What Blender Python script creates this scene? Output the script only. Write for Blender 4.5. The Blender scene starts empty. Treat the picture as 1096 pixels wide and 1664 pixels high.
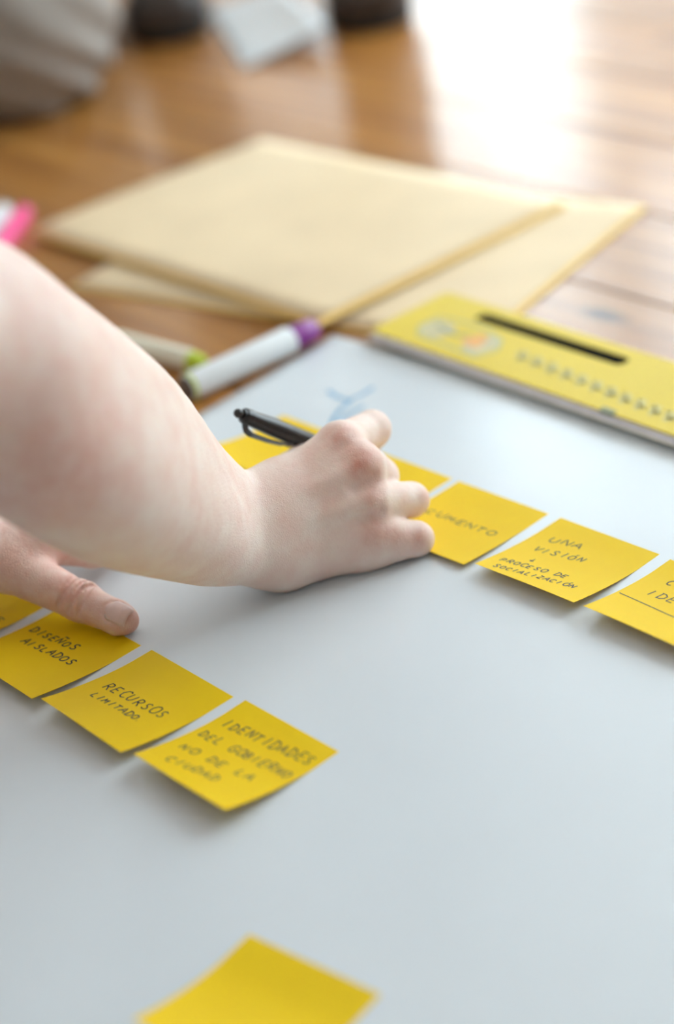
import bpy, math, random
import numpy as np
from mathutils import Vector, Matrix

random.seed(7)
scene = bpy.context.scene
COL = scene.collection

# ------------------------------------------------------------------ camera
W, H, F = 1096, 1664, 3000.0
CAM_H, PITCH, ROLL = 0.5754, math.radians(29.436), math.radians(-9.502)
_c, _s = math.cos(PITCH), math.sin(PITCH)
FW = np.array([0, _c, -_s]); _r = np.array([1.0, 0, 0]); _u = np.cross(_r, FW)
CR = math.cos(ROLL) * _r + math.sin(ROLL) * _u
CU = -math.sin(ROLL) * _r + math.cos(ROLL) * _u
CO = np.array([0, 0, CAM_H])


def P(x, y, z=0.0):
    """point where the sight line of a photo pixel meets the height z"""
    d = FW + CR * (x - W / 2) / F + CU * (H / 2 - y) / F
    return CO + d * ((z - CO[2]) / d[2])


def D(x, y, d):
    """point on the sight line of a photo pixel at distance d along the view axis"""
    return CO + d * (FW + CR * (x - W / 2) / F + CU * (H / 2 - y) / F)


cam_data = bpy.data.cameras.new('camera')
cam = bpy.data.objects.new('camera', cam_data)
COL.objects.link(cam)
scene.camera = cam
cam.matrix_world = Matrix(((CR[0], CU[0], -FW[0], 0), (CR[1], CU[1], -FW[1], 0),
                           (CR[2], CU[2], -FW[2], CAM_H), (0, 0, 0, 1)))
cam_data.sensor_fit = 'VERTICAL'
cam_data.sensor_height = 36.0
cam_data.lens = F * 36.0 / H
cam_data.clip_start = 0.02
cam_data.dof.use_dof = True
cam_data.dof.focus_distance = 1.045
cam_data.dof.aperture_fstop = 2.2
cam_data.dof.aperture_blades = 0

# ------------------------------------------------------------------ daylight and exposure
world = bpy.data.worlds.new('daylight')
scene.world = world
world.use_nodes = True
bg = world.node_tree.nodes['Background']
bg.inputs['Color'].default_value = (0.80, 0.93, 1.0, 1)
bg.inputs['Strength'].default_value = 4.2
vs = scene.view_settings
vs.view_transform = 'Standard'
vs.look = 'None'
vs.gamma = 1.0
vs.use_curve_mapping = False
vs.exposure = 1.03


# ------------------------------------------------------------------ materials
def mat(name, color, rough=0.5, spec=0.5, coat=0.0, coat_rough=0.1, noise=None, bump=None, sss=None, metallic=0.0, trans=0.0):
    """noise=(scale, amount) varies the colour, bump=(scale, strength, distance)"""
    m = bpy.data.materials.new(name)
    m.use_nodes = True
    nt = m.node_tree
    b = nt.nodes['Principled BSDF']
    b.inputs['Base Color'].default_value = (*color, 1)
    b.inputs['Roughness'].default_value = rough
    b.inputs['Specular IOR Level'].default_value = spec
    b.inputs['Coat Weight'].default_value = coat
    b.inputs['Coat Roughness'].default_value = coat_rough
    b.inputs['Metallic'].default_value = metallic
    b.inputs['Transmission Weight'].default_value = trans
    tc = nt.nodes.new('ShaderNodeTexCoord')
    if noise:
        n = nt.nodes.new('ShaderNodeTexNoise'); n.inputs['Scale'].default_value = noise[0]; n.inputs['Detail'].default_value = 4
        nt.links.new(tc.outputs['Object'], n.inputs['Vector'])
        r = nt.nodes.new('ShaderNodeValToRGB')
        a = noise[1]
        r.color_ramp.elements[0].position = 0.3; r.color_ramp.elements[1].position = 0.7
        r.color_ramp.elements[0].color = (*[c * (1 - a) for c in color], 1)
        r.color_ramp.elements[1].color = (*[min(1, c * (1 + a)) for c in color], 1)
        nt.links.new(n.outputs['Fac'], r.inputs['Fac'])
        nt.links.new(r.outputs['Color'], b.inputs['Base Color'])
    if bump:
        n2 = nt.nodes.new('ShaderNodeTexNoise'); n2.inputs['Scale'].default_value = bump[0]; n2.inputs['Detail'].default_value = 3
        nt.links.new(tc.outputs['Object'], n2.inputs['Vector'])
        bp = nt.nodes.new('ShaderNodeBump'); bp.inputs['Strength'].default_value = bump[1]; bp.inputs['Distance'].default_value = bump[2]
        nt.links.new(n2.outputs['Fac'], bp.inputs['Height'])
        nt.links.new(bp.outputs['Normal'], b.inputs['Normal'])
    if sss:
        b.inputs['Subsurface Weight'].default_value = sss[0]
        b.inputs['Subsurface Radius'].default_value = sss[1]
        b.inputs['Subsurface Scale'].default_value = sss[2]
    return m


def wood_material():
    m = bpy.data.materials.new('varnished_pine')
    m.use_nodes = True
    nt = m.node_tree; N = nt.nodes; L = nt.links
    b = N['Principled BSDF']
    tc = N.new('ShaderNodeTexCoord'); oi = N.new('ShaderNodeObjectInfo')
    mul = N.new('ShaderNodeMath'); mul.operation = 'MULTIPLY'; mul.inputs[1].default_value = 37.0
    L.new(oi.outputs['Random'], mul.inputs[0])
    off = N.new('ShaderNodeCombineXYZ'); L.new(mul.outputs[0], off.inputs['X']); L.new(mul.outputs[0], off.inputs['Z'])
    add = N.new('ShaderNodeVectorMath'); add.operation = 'ADD'
    L.new(tc.outputs['Object'], add.inputs[0]); L.new(off.outputs[0], add.inputs[1])
    mp = N.new('ShaderNodeMapping'); mp.inputs['Scale'].default_value = (1.3, 26.0, 1.0)
    L.new(add.outputs[0], mp.inputs['Vector'])
    n1 = N.new('ShaderNodeTexNoise'); n1.inputs['Scale'].default_value = 2.2; n1.inputs['Detail'].default_value = 6; n1.inputs['Distortion'].default_value = 0.6
    L.new(mp.outputs[0], n1.inputs['Vector'])
    ramp = N.new('ShaderNodeValToRGB')
    e = ramp.color_ramp.elements
    e[0].position = 0.28; e[0].color = (0.27, 0.098, 0.022, 1)
    e[1].position = 0.72; e[1].color = (0.60, 0.285, 0.066, 1)
    k = e.new(0.5); k.color = (0.47, 0.20, 0.042, 1)
    L.new(n1.outputs['Fac'], ramp.inputs['Fac'])
    # knots
    mk = N.new('ShaderNodeMapping'); mk.inputs['Scale'].default_value = (3.0, 7.0, 3.0)
    L.new(add.outputs[0], mk.inputs['Vector'])
    vo = N.new('ShaderNodeTexVoronoi'); vo.inputs['Scale'].default_value = 1.0
    L.new(mk.outputs[0], vo.inputs['Vector'])
    kr = N.new('ShaderNodeValToRGB'); kr.color_ramp.elements[0].position = 0.03; kr.color_ramp.elements[1].position = 0.085
    kr.color_ramp.elements[0].color = (0.25, 0.25, 0.25, 1); kr.color_ramp.elements[1].color = (1, 1, 1, 1)
    L.new(vo.outputs['Distance'], kr.inputs['Fac'])
    mx = N.new('ShaderNodeMix'); mx.data_type = 'RGBA'; mx.blend_type = 'MULTIPLY'; mx.inputs[0].default_value = 1.0
    L.new(ramp.outputs[0], mx.inputs[6]); L.new(kr.outputs[0], mx.inputs[7])
    hs = N.new('ShaderNodeHueSaturation')
    mr = N.new('ShaderNodeMapRange'); mr.inputs['To Min'].default_value = 0.85; mr.inputs['To Max'].default_value = 1.12
    L.new(oi.outputs['Random'], mr.inputs['Value']); L.new(mr.outputs[0], hs.inputs['Value'])
    L.new(mx.outputs[2], hs.inputs['Color'])
    L.new(hs.outputs[0], b.inputs['Base Color'])
    b.inputs['Roughness'].default_value = 0.38
    b.inputs['Coat Weight'].default_value = 0.64
    b.inputs['Specular IOR Level'].default_value = 0.3
    b.inputs['Coat Roughness'].default_value = 0.13
    n2 = N.new('ShaderNodeTexNoise'); n2.inputs['Scale'].default_value = 5.0; n2.inputs['Detail'].default_value = 2
    L.new(tc.outputs['Object'], n2.inputs['Vector'])
    bp = N.new('ShaderNodeBump'); bp.inputs['Strength'].default_value = 0.07; bp.inputs['Distance'].default_value = 0.01
    L.new(n2.outputs['Fac'], bp.inputs['Height'])
    L.new(bp.outputs['Normal'], b.inputs['Coat Normal'])
    return m


def skin_material(name, base, red):
    m = bpy.data.materials.new(name)
    m.use_nodes = True
    nt = m.node_tree; N = nt.nodes; L = nt.links
    b = N['Principled BSDF']
    tc = N.new('ShaderNodeTexCoord')
    n1 = N.new('ShaderNodeTexNoise'); n1.inputs['Scale'].default_value = 55; n1.inputs['Detail'].default_value = 5
    L.new(tc.outputs['Object'], n1.inputs['Vector'])
    r = N.new('ShaderNodeValToRGB')
    r.color_ramp.elements[0].position = 0.32; r.color_ramp.elements[1].position = 0.7
    r.color_ramp.elements[0].color = (base[0] * 0.97, base[1] * 0.88, base[2] * 0.86, 1)
    r.color_ramp.elements[1].color = (min(1, base[0] * 1.03), base[1] * 1.08, base[2] * 1.08, 1)
    L.new(n1.outputs['Fac'], r.inputs['Fac'])
    at = N.new('ShaderNodeAttribute'); at.attribute_name = 'redness'
    n3 = N.new('ShaderNodeTexNoise'); n3.inputs['Scale'].default_value = 160; n3.inputs['Detail'].default_value = 3
    L.new(tc.outputs['Object'], n3.inputs['Vector'])
    ml = N.new('ShaderNodeMath'); ml.operation = 'MULTIPLY_ADD'; ml.use_clamp = True
    mr = N.new('ShaderNodeMapRange'); mr.inputs['From Min'].default_value = 0.3; mr.inputs['From Max'].default_value = 0.7
    mr.inputs['To Min'].default_value = 0.55; mr.inputs['To Max'].default_value = 1.2
    L.new(n3.outputs['Fac'], mr.inputs['Value'])
    L.new(at.outputs['Fac'], ml.inputs[0]); L.new(mr.outputs[0], ml.inputs[1]); ml.inputs[2].default_value = 0.0
    mx = N.new('ShaderNodeMix'); mx.data_type = 'RGBA'
    L.new(ml.outputs[0], mx.inputs[0]); L.new(r.outputs[0], mx.inputs[6]); mx.inputs[7].default_value = (*red, 1)
    L.new(mx.outputs[2], b.inputs['Base Color'])
    b.inputs['Roughness'].default_value = 0.48
    b.inputs['Specular IOR Level'].default_value = 0.45
    b.inputs['Subsurface Weight'].default_value = 0.22
    b.inputs['Subsurface Radius'].default_value = (1.0, 0.36, 0.2)
    b.inputs['Subsurface Scale'].default_value = 0.006
    # fine skin relief
    v = N.new('ShaderNodeTexVoronoi'); v.feature = 'DISTANCE_TO_EDGE'; v.inputs['Scale'].default_value = 900
    mp = N.new('ShaderNodeMapping'); mp.inputs['Scale'].default_value = (1.0, 1.0, 0.6)
    L.new(tc.outputs['Object'], mp.inputs['Vector']); L.new(mp.outputs[0], v.inputs['Vector'])
    n4 = N.new('ShaderNodeTexNoise'); n4.inputs['Scale'].default_value = 220; n4.inputs['Detail'].default_value = 4
    L.new(tc.outputs['Object'], n4.inputs['Vector'])
    ad = N.new('ShaderNodeMath'); ad.operation = 'ADD'
    L.new(v.outputs['Distance'], ad.inputs[0]); L.new(n4.outputs['Fac'], ad.inputs[1])
    bp = N.new('ShaderNodeBump'); bp.inputs['Strength'].default_value = 0.35; bp.inputs['Distance'].default_value = 0.0012
    L.new(ad.outputs[0], bp.inputs['Height']); L.new(bp.outputs['Normal'], b.inputs['Normal'])
    return m


M = {}
M['wood'] = wood_material()
M['plaster'] = mat('painted_plaster', (0.80, 0.80, 0.79), 0.8, noise=(6, 0.03), bump=(90, 0.15, 0.002))
M['ceiling'] = mat('ceiling_paint', (0.75, 0.75, 0.74), 0.85, noise=(5, 0.02))
M['frame'] = mat('window_frame_paint', (0.75, 0.76, 0.76), 0.4, noise=(10, 0.03))
M['subfloor'] = mat('subfloor', (0.06, 0.035, 0.02), 0.9, noise=(20, 0.2))
M['paper'] = mat('white_paper', (0.755, 0.80, 0.83), 0.22, 0.5, noise=(9, 0.012), bump=(22, 0.2, 0.0014))
M['note'] = mat('yellow_note_paper', (1.0, 0.665, 0.001), 0.55, 0.25, noise=(45, 0.02), bump=(120, 0.06, 0.0005))
_nt = M['note'].node_tree                            # thin paper lets some light through
_tl = _nt.nodes.new('ShaderNodeBsdfTranslucent'); _tl.inputs['Color'].default_value = (0.98, 0.55, 0.01, 1)
_mx = _nt.nodes.new('ShaderNodeMixShader'); _mx.inputs[0].default_value = 0.12
_nt.links.new(_nt.nodes['Principled BSDF'].outputs[0], _mx.inputs[1]); _nt.links.new(_tl.outputs[0], _mx.inputs[2])
_nt.links.new(_mx.outputs[0], _nt.nodes['Material Output'].inputs['Surface'])
M['ink'] = mat('black_ink', (0.035, 0.035, 0.035), 0.6, noise=(300, 0.3))
M['blueink'] = mat('blue_marker_ink', (0.20, 0.42, 0.62), 0.6, noise=(200, 0.25))
M['kraft'] = mat('kraft_paper', (0.86, 0.675, 0.43), 0.55, 0.3, noise=(14, 0.05), bump=(60, 0.12, 0.001))
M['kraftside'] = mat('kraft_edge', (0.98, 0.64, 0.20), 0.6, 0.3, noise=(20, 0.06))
M['card'] = mat('yellow_card', (0.80, 0.60, 0.06), 0.55, 0.4, noise=(12, 0.03))
M['pages'] = mat('page_edges', (0.86, 0.83, 0.87), 0.7, noise=(60, 0.08))
M['blackplastic'] = mat('black_plastic', (0.010, 0.010, 0.010), 0.28, 0.5, noise=(50, 0.2))
M['darkslot'] = mat('dark_felt', (0.006, 0.006, 0.005), 0.95, 0.05, noise=(50, 0.2))
M['print_grey'] = mat('grey_print', (0.50, 0.50, 0.22), 0.5, noise=(70, 0.1))
M['print_pale'] = mat('pale_print', (0.62, 0.55, 0.30), 0.5, noise=(70, 0.1))
M['print_orange'] = mat('orange_print', (0.85, 0.42, 0.12), 0.5, noise=(70, 0.1))
M['print_soft'] = mat('soft_grey_print', (0.66, 0.56, 0.16), 0.5, noise=(70, 0.1))
M['print_dark'] = mat('dark_print', (0.24, 0.26, 0.14), 0.5, noise=(70, 0.1))
M['whiteplastic'] = mat('white_plastic', (0.82, 0.85, 0.86), 0.3, 0.5, noise=(30, 0.02))
M['paleplastic'] = mat('pale_plastic', (0.84, 0.79, 0.62), 0.4, 0.5, noise=(30, 0.04))
M['purple'] = mat('purple_plastic', (0.26, 0.03, 0.28), 0.3, 0.5, noise=(30, 0.05))
M['darkplug'] = mat('dark_plug', (0.10, 0.075, 0.06), 0.5, noise=(50, 0.1))
M['lime'] = mat('lime_plastic', (0.55, 0.68, 0.03), 0.35, noise=(50, 0.05))
M['pink'] = mat('pink_plastic', (0.95, 0.055, 0.27), 0.35, noise=(50, 0.05))
M['steel'] = mat('steel', (0.6, 0.6, 0.62), 0.25, metallic=1.0, noise=(40, 0.05))
M['greycloth'] = mat('grey_beige_cloth', (0.35, 0.32, 0.29), 0.9, 0.2, noise=(40, 0.06), bump=(700, 0.3, 0.001))
M['darkcloth'] = mat('dark_cloth', (0.05, 0.042, 0.04), 0.9, 0.2, noise=(40, 0.1), bump=(700, 0.3, 0.001))
M['bluecloth'] = mat('slate_cloth', (0.12, 0.15, 0.19), 0.9, 0.2, noise=(40, 0.1), bump=(700, 0.3, 0.001))
M['leather'] = mat('dark_leather', (0.045, 0.032, 0.026), 0.4, noise=(30, 0.15), bump=(200, 0.2, 0.001))
M['rubber'] = mat('dark_sole', (0.02, 0.018, 0.016), 0.8, noise=(30, 0.1))
M['hair'] = mat('brown_hair', (0.06, 0.035, 0.02), 0.6, noise=(120, 0.4), bump=(160, 0.6, 0.004))
M['skin'] = skin_material('skin', (0.86, 0.675, 0.59), (0.70, 0.30, 0.22))
M['nail'] = mat('fingernail', (0.76, 0.54, 0.48), 0.28, 0.5, noise=(160, 0.06))


# ------------------------------------------------------------------ mesh helpers
def link(name, me, m=None, parent=None, smooth=False):
    o = bpy.data.objects.new(name, me)
    COL.objects.link(o)
    if m is not None and not me.materials:
        me.materials.append(m)
    if parent is not None:
        o.parent = parent
    if smooth:
        me.shade_smooth()
    return o


def mesh(name, verts, faces, m=None, parent=None, smooth=False):
    me = bpy.data.meshes.new(name)
    me.from_pydata([tuple(map(float, v)) for v in verts], [], [tuple(map(int, f)) for f in faces])
    me.update()
    return link(name, me, m, parent, smooth)


def empty(name, loc):
    o = bpy.data.objects.new(name, None)
    o.empty_display_size = 0.02
    o.location = Vector([float(c) for c in loc])
    COL.objects.link(o)
    return o


def adopt(child, parent):
    """parent a mesh that is written in world coordinates"""
    child.parent = parent
    child.matrix_parent_inverse = Matrix.Translation(-Vector(parent.location))
    return child


def tag(o, label=None, cat=None, group=None, kind=None):
    for k, v in (('label', label), ('category', cat), ('group', group), ('kind', kind)):
        if v:
            o[k] = v
    return o


def boxgeo(lo, hi):
    x0, y0, z0 = lo; x1, y1, z1 = hi
    v = [(x0, y0, z0), (x1, y0, z0), (x1, y1, z0), (x0, y1, z0), (x0, y0, z1), (x1, y0, z1), (x1, y1, z1), (x0, y1, z1)]
    f = [(0, 3, 2, 1), (4, 5, 6, 7), (0, 1, 5, 4), (1, 2, 6, 5), (2, 3, 7, 6), (3, 0, 4, 7)]
    return v, f


def box(name, lo, hi, m, parent=None):
    v, f = boxgeo(lo, hi)
    return mesh(name, v, f, m, parent)


def revolve(name, prof, a, ax, m, seg=28, parent=None):
    """lathe a profile [(distance along axis, radius)] about the axis from a in direction ax"""
    a = np.array(a, float); ax = np.array(ax, float); ax /= np.linalg.norm(ax)
    t = np.cross(ax, [0, 0, 1.0])
    if np.linalg.norm(t) < 1e-3: t = np.cross(ax, [1.0, 0, 0])
    t /= np.linalg.norm(t); b = np.cross(ax, t)
    vs_, fs = [], []
    for s, r in prof:
        for i in range(seg):
            q = 2 * math.pi * i / seg
            vs_.append(a + ax * s + (t * math.cos(q) + b * math.sin(q)) * r)
    for j in range(len(prof) - 1):
        for i in range(seg):
            k = (i + 1) % seg
            fs.append((j * seg + i, j * seg + k, (j + 1) * seg + k, (j + 1) * seg + i))
    fs.append(tuple(range(seg))[::-1]); fs.append(tuple((len(prof) - 1) * seg + i for i in range(seg)))
    o = mesh(name, vs_, fs, m, None, True)
    mod = o.modifiers.new('edge', 'EDGE_SPLIT'); mod.split_angle = math.radians(40)
    if parent is not None: adopt(o, parent)
    return o


# ------------------------------------------------------------------ implicit surfaces for bodies and cloth
_bb = {'id': None}


def _box_of(p):
    if _bb['id'] is not p:
        _bb['id'] = p; _bb['lo'] = p.min(0); _bb['hi'] = p.max(0)
    return _bb['lo'], _bb['hi']


def cone(a, b, ra, rb, flat=None, fs=1.0):
    a = np.array(a, float); b = np.array(b, float); ba = b - a; L2 = max(ba @ ba, 1e-12)
    n = None if flat is None else np.array(flat, float) / np.linalg.norm(flat)

    clo = np.minimum(a, b) - max(ra, rb) * max(1, 1 / fs); chi = np.maximum(a, b) + max(ra, rb) * max(1, 1 / fs)

    def f(p):
        lo_, hi_ = _box_of(p)
        gap = np.maximum(np.maximum(clo - hi_, lo_ - chi), 0)
        if gap @ gap > 0.0049:                       # too far away to matter for this batch
            return np.full(len(p), 0.07)
        v = p - a
        t = np.clip(v @ ba / L2, 0, 1)
        v = v - t[:, None] * ba
        if n is not None:
            v = v + ((v @ n) * (fs - 1.0))[:, None] * n
        return np.sqrt((v * v).sum(1)) - (ra + (rb - ra) * t)
    return f


def ball(c, r):
    return cone(c, c, r, r)


def chain(pts, rs, k=0.004, flat=None, fs=1.0):
    return blend(k, *[cone(pts[i], pts[i + 1], rs[i], rs[i + 1], flat, fs) for i in range(len(pts) - 1)])


def spline(pts, rs, n=4):
    """denser chain points along a Catmull-Rom curve"""
    q = [np.append(p, r) for p, r in zip(pts, rs)]
    q = [2 * q[0] - q[1]] + q + [2 * q[-1] - q[-2]]
    out = []
    for i in range(1, len(q) - 2):
        a, b, c, d = q[i - 1:i + 3]
        for j in range(n):
            t = j / n
            out.append(.5 * (2 * b + (c - a) * t + (2 * a - 5 * b + 4 * c - d) * t * t + (3 * b - a - 3 * c + d) * t ** 3))
    out.append(q[-2])
    return [o[:3] for o in out], [o[3] for o in out]


def blend(k, *fs):
    def f(p):
        d = fs[0](p)
        for g in fs[1:]:
            e = g(p)
            h = np.clip(0.5 + 0.5 * (e - d) / k, 0, 1)
            d = e + (d - e) * h - k * h * (1 - h)
        return d
    return f


def carve(f, g, k):
    """smoothly take g out of f"""
    def q(p):
        d = f(p); e = -g(p)
        h = np.clip(0.5 - 0.5 * (d - e) / k, 0, 1)
        return d + (e - d) * h + k * h * (1 - h)
    return q


def surface(f, lo, hi, h, B=6):
    """surface nets over the active blocks of the field f"""
    lo = np.array(lo, float); hi = np.array(hi, float)
    nb = np.ceil((hi - lo) / (h * B)).astype(int)
    I = np.stack(np.meshgrid(*[np.arange(n) for n in nb], indexing='ij'), -1).reshape(-1, 3)
    act = []
    I = I[np.lexsort((I[:, 2] // 6, I[:, 1] // 6, I[:, 0] // 6))]
    for s in range(0, len(I), 3000):
        c = lo + (I[s:s + 3000] + 0.5) * h * B
        act.append(np.abs(f(c)) < 0.87 * h * B * 1.3)
    I = I[np.concatenate(act)]
    loc = np.stack(np.meshgrid(*[np.arange(B + 1)] * 3, indexing='ij'), -1).reshape(-1, 3)
    n = nb * B + 2
    keys, pos, quads = [], [], []
    C8 = [(i, j, k) for i in (0, 1) for j in (0, 1) for k in (0, 1)]
    E12 = [(a, b) for a in range(8) for b in range(a + 1, 8) if sum(x != y for x, y in zip(C8[a], C8[b])) == 1]
    for s in range(0, len(I), 100):
        Ib = I[s:s + 100]
        g = Ib[:, None, :] * B + loc[None]
        val = f((lo + g.reshape(-1, 3) * h)).reshape(len(Ib), B + 1, B + 1, B + 1)
        c8 = np.stack([val[:, i:i + B, j:j + B, k:k + B] for i, j, k in C8], -1)
        ins = c8 < 0
        w = np.argwhere(ins.any(-1) & ~ins.all(-1))
        if not len(w): continue
        cv = c8[w[:, 0], w[:, 1], w[:, 2], w[:, 3]]
        cell = Ib[w[:, 0]] * B + w[:, 1:]
        acc = np.zeros((len(w), 3)); cnt = np.zeros(len(w))
        for a, b in E12:
            x = (cv[:, a] < 0) != (cv[:, b] < 0)
            t = cv[:, a] / np.where(x, cv[:, a] - cv[:, b], 1.0)
            q = np.array(C8[a], float) + t[:, None] * (np.array(C8[b], float) - np.array(C8[a], float))
            acc += np.where(x[:, None], q, 0); cnt += x
        key = (cell[:, 0] * n[1] + cell[:, 1]) * n[2] + cell[:, 2]
        keys.append(key); pos.append(lo + (cell + acc / cnt[:, None]) * h)
        for ax, st in ((0, (n[2], 1)), (1, (1, n[1] * n[2])), (2, (n[1] * n[2], n[2]))):
            b = {0: 4, 1: 2, 2: 1}[ax]
            x = (cv[:, 0] < 0) != (cv[:, b] < 0)
            kk = key[x]; inside = cv[x, 0] < 0
            q = np.stack([kk, kk - st[0], kk - st[0] - st[1], kk - st[1]], -1)
            q[~inside] = q[~inside][:, ::-1]
            quads.append(q)
    keys = np.concatenate(keys); pos = np.concatenate(pos); quads = np.concatenate(quads)
    o = np.argsort(keys); keys = keys[o]; pos = pos[o]
    ix = np.clip(np.searchsorted(keys, quads), 0, len(keys) - 1)
    ok = (keys[ix] == quads).all(1)
    ix = ix[ok]
    e = h * 0.5
    od = np.lexsort(((pos[:, 2] // .05), (pos[:, 1] // .05), (pos[:, 0] // .05)))
    for s in range(0, len(od), 4000):
        j = od[s:s + 4000]; q = pos[j]
        d0 = f(q)
        gr = np.stack([(f(q + np.eye(3)[k] * e) - d0) / e for k in range(3)], -1)
        pos[j] = q - gr * np.clip(d0 / np.maximum((gr * gr).sum(1), 0.25), -h, h)[:, None]
    return pos, ix


def sdf_object(name, f, lo, hi, h, m, parent=None):
    v, q = surface(f, lo, hi, h)
    return fast_mesh(name, v, q, m, parent)


def fast_mesh(name, v, q, m, parent=None):
    me = bpy.data.meshes.new(name)
    me.vertices.add(len(v)); me.vertices.foreach_set('co', np.ascontiguousarray(v, dtype=np.float32).ravel())
    me.loops.add(q.size); me.loops.foreach_set('vertex_index', np.ascontiguousarray(q, dtype=np.int32).ravel())
    me.polygons.add(len(q))
    me.polygons.foreach_set('loop_start', np.arange(0, q.size, 4, dtype=np.int32))
    me.update(calc_edges=True); me.validate()
    me.shade_smooth()
    o = link(name, me, m)
    if parent is not None: adopt(o, parent) if parent.type == 'EMPTY' else setattr(o, 'parent', parent)
    return o


# ------------------------------------------------------------------ the room
X0, X1, Y0, Y1, ZC = -3.0, 2.4, -2.2, 5.2, 2.75
floor = box('floor', (X0, Y0, -0.05), (X1, Y1, -0.016), M['subfloor'])
tag(floor, 'orange varnished pine board floor with a glossy finish', 'floor', kind='structure')


def clip_poly(poly, lo, hi):
    for ax, val, sgn in ((0, lo[0], 1), (0, hi[0], -1), (1, lo[1], 1), (1, hi[1], -1)):
        out = []
        for i in range(len(poly)):
            a, b = poly[i], poly[(i + 1) % len(poly)]
            da, db = (a[ax] - val) * sgn, (b[ax] - val) * sgn
            if da >= 0: out.append(a)
            if (da >= 0) != (db >= 0):
                t = da / (da - db); out.append((a[0] + (b[0] - a[0]) * t, a[1] + (b[1] - a[1]) * t))
        poly = out
        if len(poly) < 3: return []
    return poly


PA = math.radians(-54)
pc, ps = math.cos(PA), math.sin(PA)
PW, PL, GAP = 0.135, 2.4, 0.0008
row = 0
for iv in range(-60, 60):
    v0 = iv * PW
    off = (iv * 0.83) % PL
    for iu in range(-5, 5):
        u0 = iu * PL + off
        rect = [(u0 + GAP, v0 + GAP), (u0 + PL - GAP, v0 + GAP), (u0 + PL - GAP, v0 + PW - GAP), (u0 + GAP, v0 + PW - GAP)]
        wp = [(u * pc - v * ps, u * ps + v * pc) for u, v in rect]
        wp = clip_poly(wp, (X0, Y0), (X1, Y1))
        if len(wp) < 3: continue
        lp = [(x * pc + y * ps, -x * ps + y * pc) for x, y in wp]
        n = len(lp)
        cx = sum(p[0] for p in lp) / n; cy = sum(p[1] for p in lp) / n
        dz = 0.0
        ins = []
        for (x, y) in lp:
            dx, dy = cx - x, cy - y
            ins.append((x + math.copysign(min(0.0012, abs(dx)), dx), y + math.copysign(min(0.0012, abs(dy)), dy)))
        vv = [(x, y, -0.016) for x, y in lp] + [(x, y, -0.0012) for x, y in lp] + [(x, y, 0.0) for x, y in ins]
        ff = [tuple(range(n))[::-1], tuple(range(2 * n, 3 * n))]
        for j in (0, 1):
            ff += [(j * n + i, j * n + (i + 1) % n, (j + 1) * n + (i + 1) % n, (j + 1) * n + i) for i in range(n)]
        o = mesh('plank', vv, ff, M['wood'], floor)
        o.rotation_euler = (0, 0, PA)

ceil = box('ceiling', (X0, Y0, ZC), (X1, Y1, ZC + 0.1), M['ceiling'])
tag(ceil, 'plain white ceiling', 'ceiling', kind='structure')


def wall(name, axis, pos, lo, hi, holes, label):
    """wall slab of 0.16 m at axis=pos, with rectangular openings (a0, a1, z0, z1)"""
    vs_, fs = [], []
    xs = sorted({lo, hi, *[h[0] for h in holes], *[h[1] for h in holes]})
    t = 0.16 if pos > 0 else -0.16
    for a, b in zip(xs[:-1], xs[1:]):
        hs_ = [h for h in holes if h[0] <= a + 1e-6 and h[1] >= b - 1e-6]
        spans = [(0, ZC)] if not hs_ else [(0, hs_[0][2]), (hs_[0][3], ZC)]
        for z0, z1 in spans:
            if z1 - z0 < 1e-4: continue
            p0, p1 = sorted((pos, pos + t))
            g = boxgeo((p0, a, z0), (p1, b, z1)) if axis == 0 else boxgeo((a, p0, z0), (b, p1, z1))
            fs += [tuple(i + len(vs_) for i in f) for f in g[1]]; vs_ += g[0]
    o = mesh(name, vs_, fs, M['plaster'])
    return tag(o, label, 'wall', kind='structure')


WIN_B = [(-2.3, -0.9, 0.8, 2.5), (0.19, 0.95, 0.10, 2.6), (1.02, 2.2, 1.35, 2.6)]
WIN_R = [(1.25, 3.0, 0.25, 2.6), (3.2, 5.0, 0.25, 2.6)]
WIN_L = []
wall('wall_back', 1, Y1, X0, X1, WIN_B, 'plain pale wall with a tall and a wide window')
wall('wall_right', 0, X1, Y0, Y1, WIN_R, 'plain pale wall with two wide windows')
wall('wall_left', 0, X0, Y0, Y1, WIN_L, 'plain pale side wall without windows')
wall('wall_front', 1, Y0, X0, X1, [], 'plain pale wall behind the camera')

glass = bpy.data.materials.new('window_glass'); glass.use_nodes = True
_nt = glass.node_tree
_nt.nodes.remove(_nt.nodes['Principled BSDF'])
_tr = _nt.nodes.new('ShaderNodeBsdfTransparent'); _gl = _nt.nodes.new('ShaderNodeBsdfGlossy'); _gl.inputs['Roughness'].default_value = 0.02
_mx = _nt.nodes.new('ShaderNodeMixShader'); _mx.inputs[0].default_value = 0.06
_nt.links.new(_tr.outputs[0], _mx.inputs[1]); _nt.links.new(_gl.outputs[0], _mx.inputs[2])
_nt.links.new(_mx.outputs[0], _nt.nodes['Material Output'].inputs['Surface'])


sheer = bpy.data.materials.new('added_dimming_sheer'); sheer.use_nodes = True
_nt = sheer.node_tree
_nt.nodes.remove(_nt.nodes['Principled BSDF'])
_tr = _nt.nodes.new('ShaderNodeBsdfTransparent'); _tl = _nt.nodes.new('ShaderNodeBsdfTranslucent'); _tl.inputs['Color'].default_value = (.85, .87, .88, 1)
_mx = _nt.nodes.new('ShaderNodeMixShader'); _mx.inputs[0].default_value = 0.62
_nt.links.new(_tr.outputs[0], _mx.inputs[1]); _nt.links.new(_tl.outputs[0], _mx.inputs[2])
_nt.links.new(_mx.outputs[0], _nt.nodes['Material Output'].inputs['Surface'])


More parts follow.
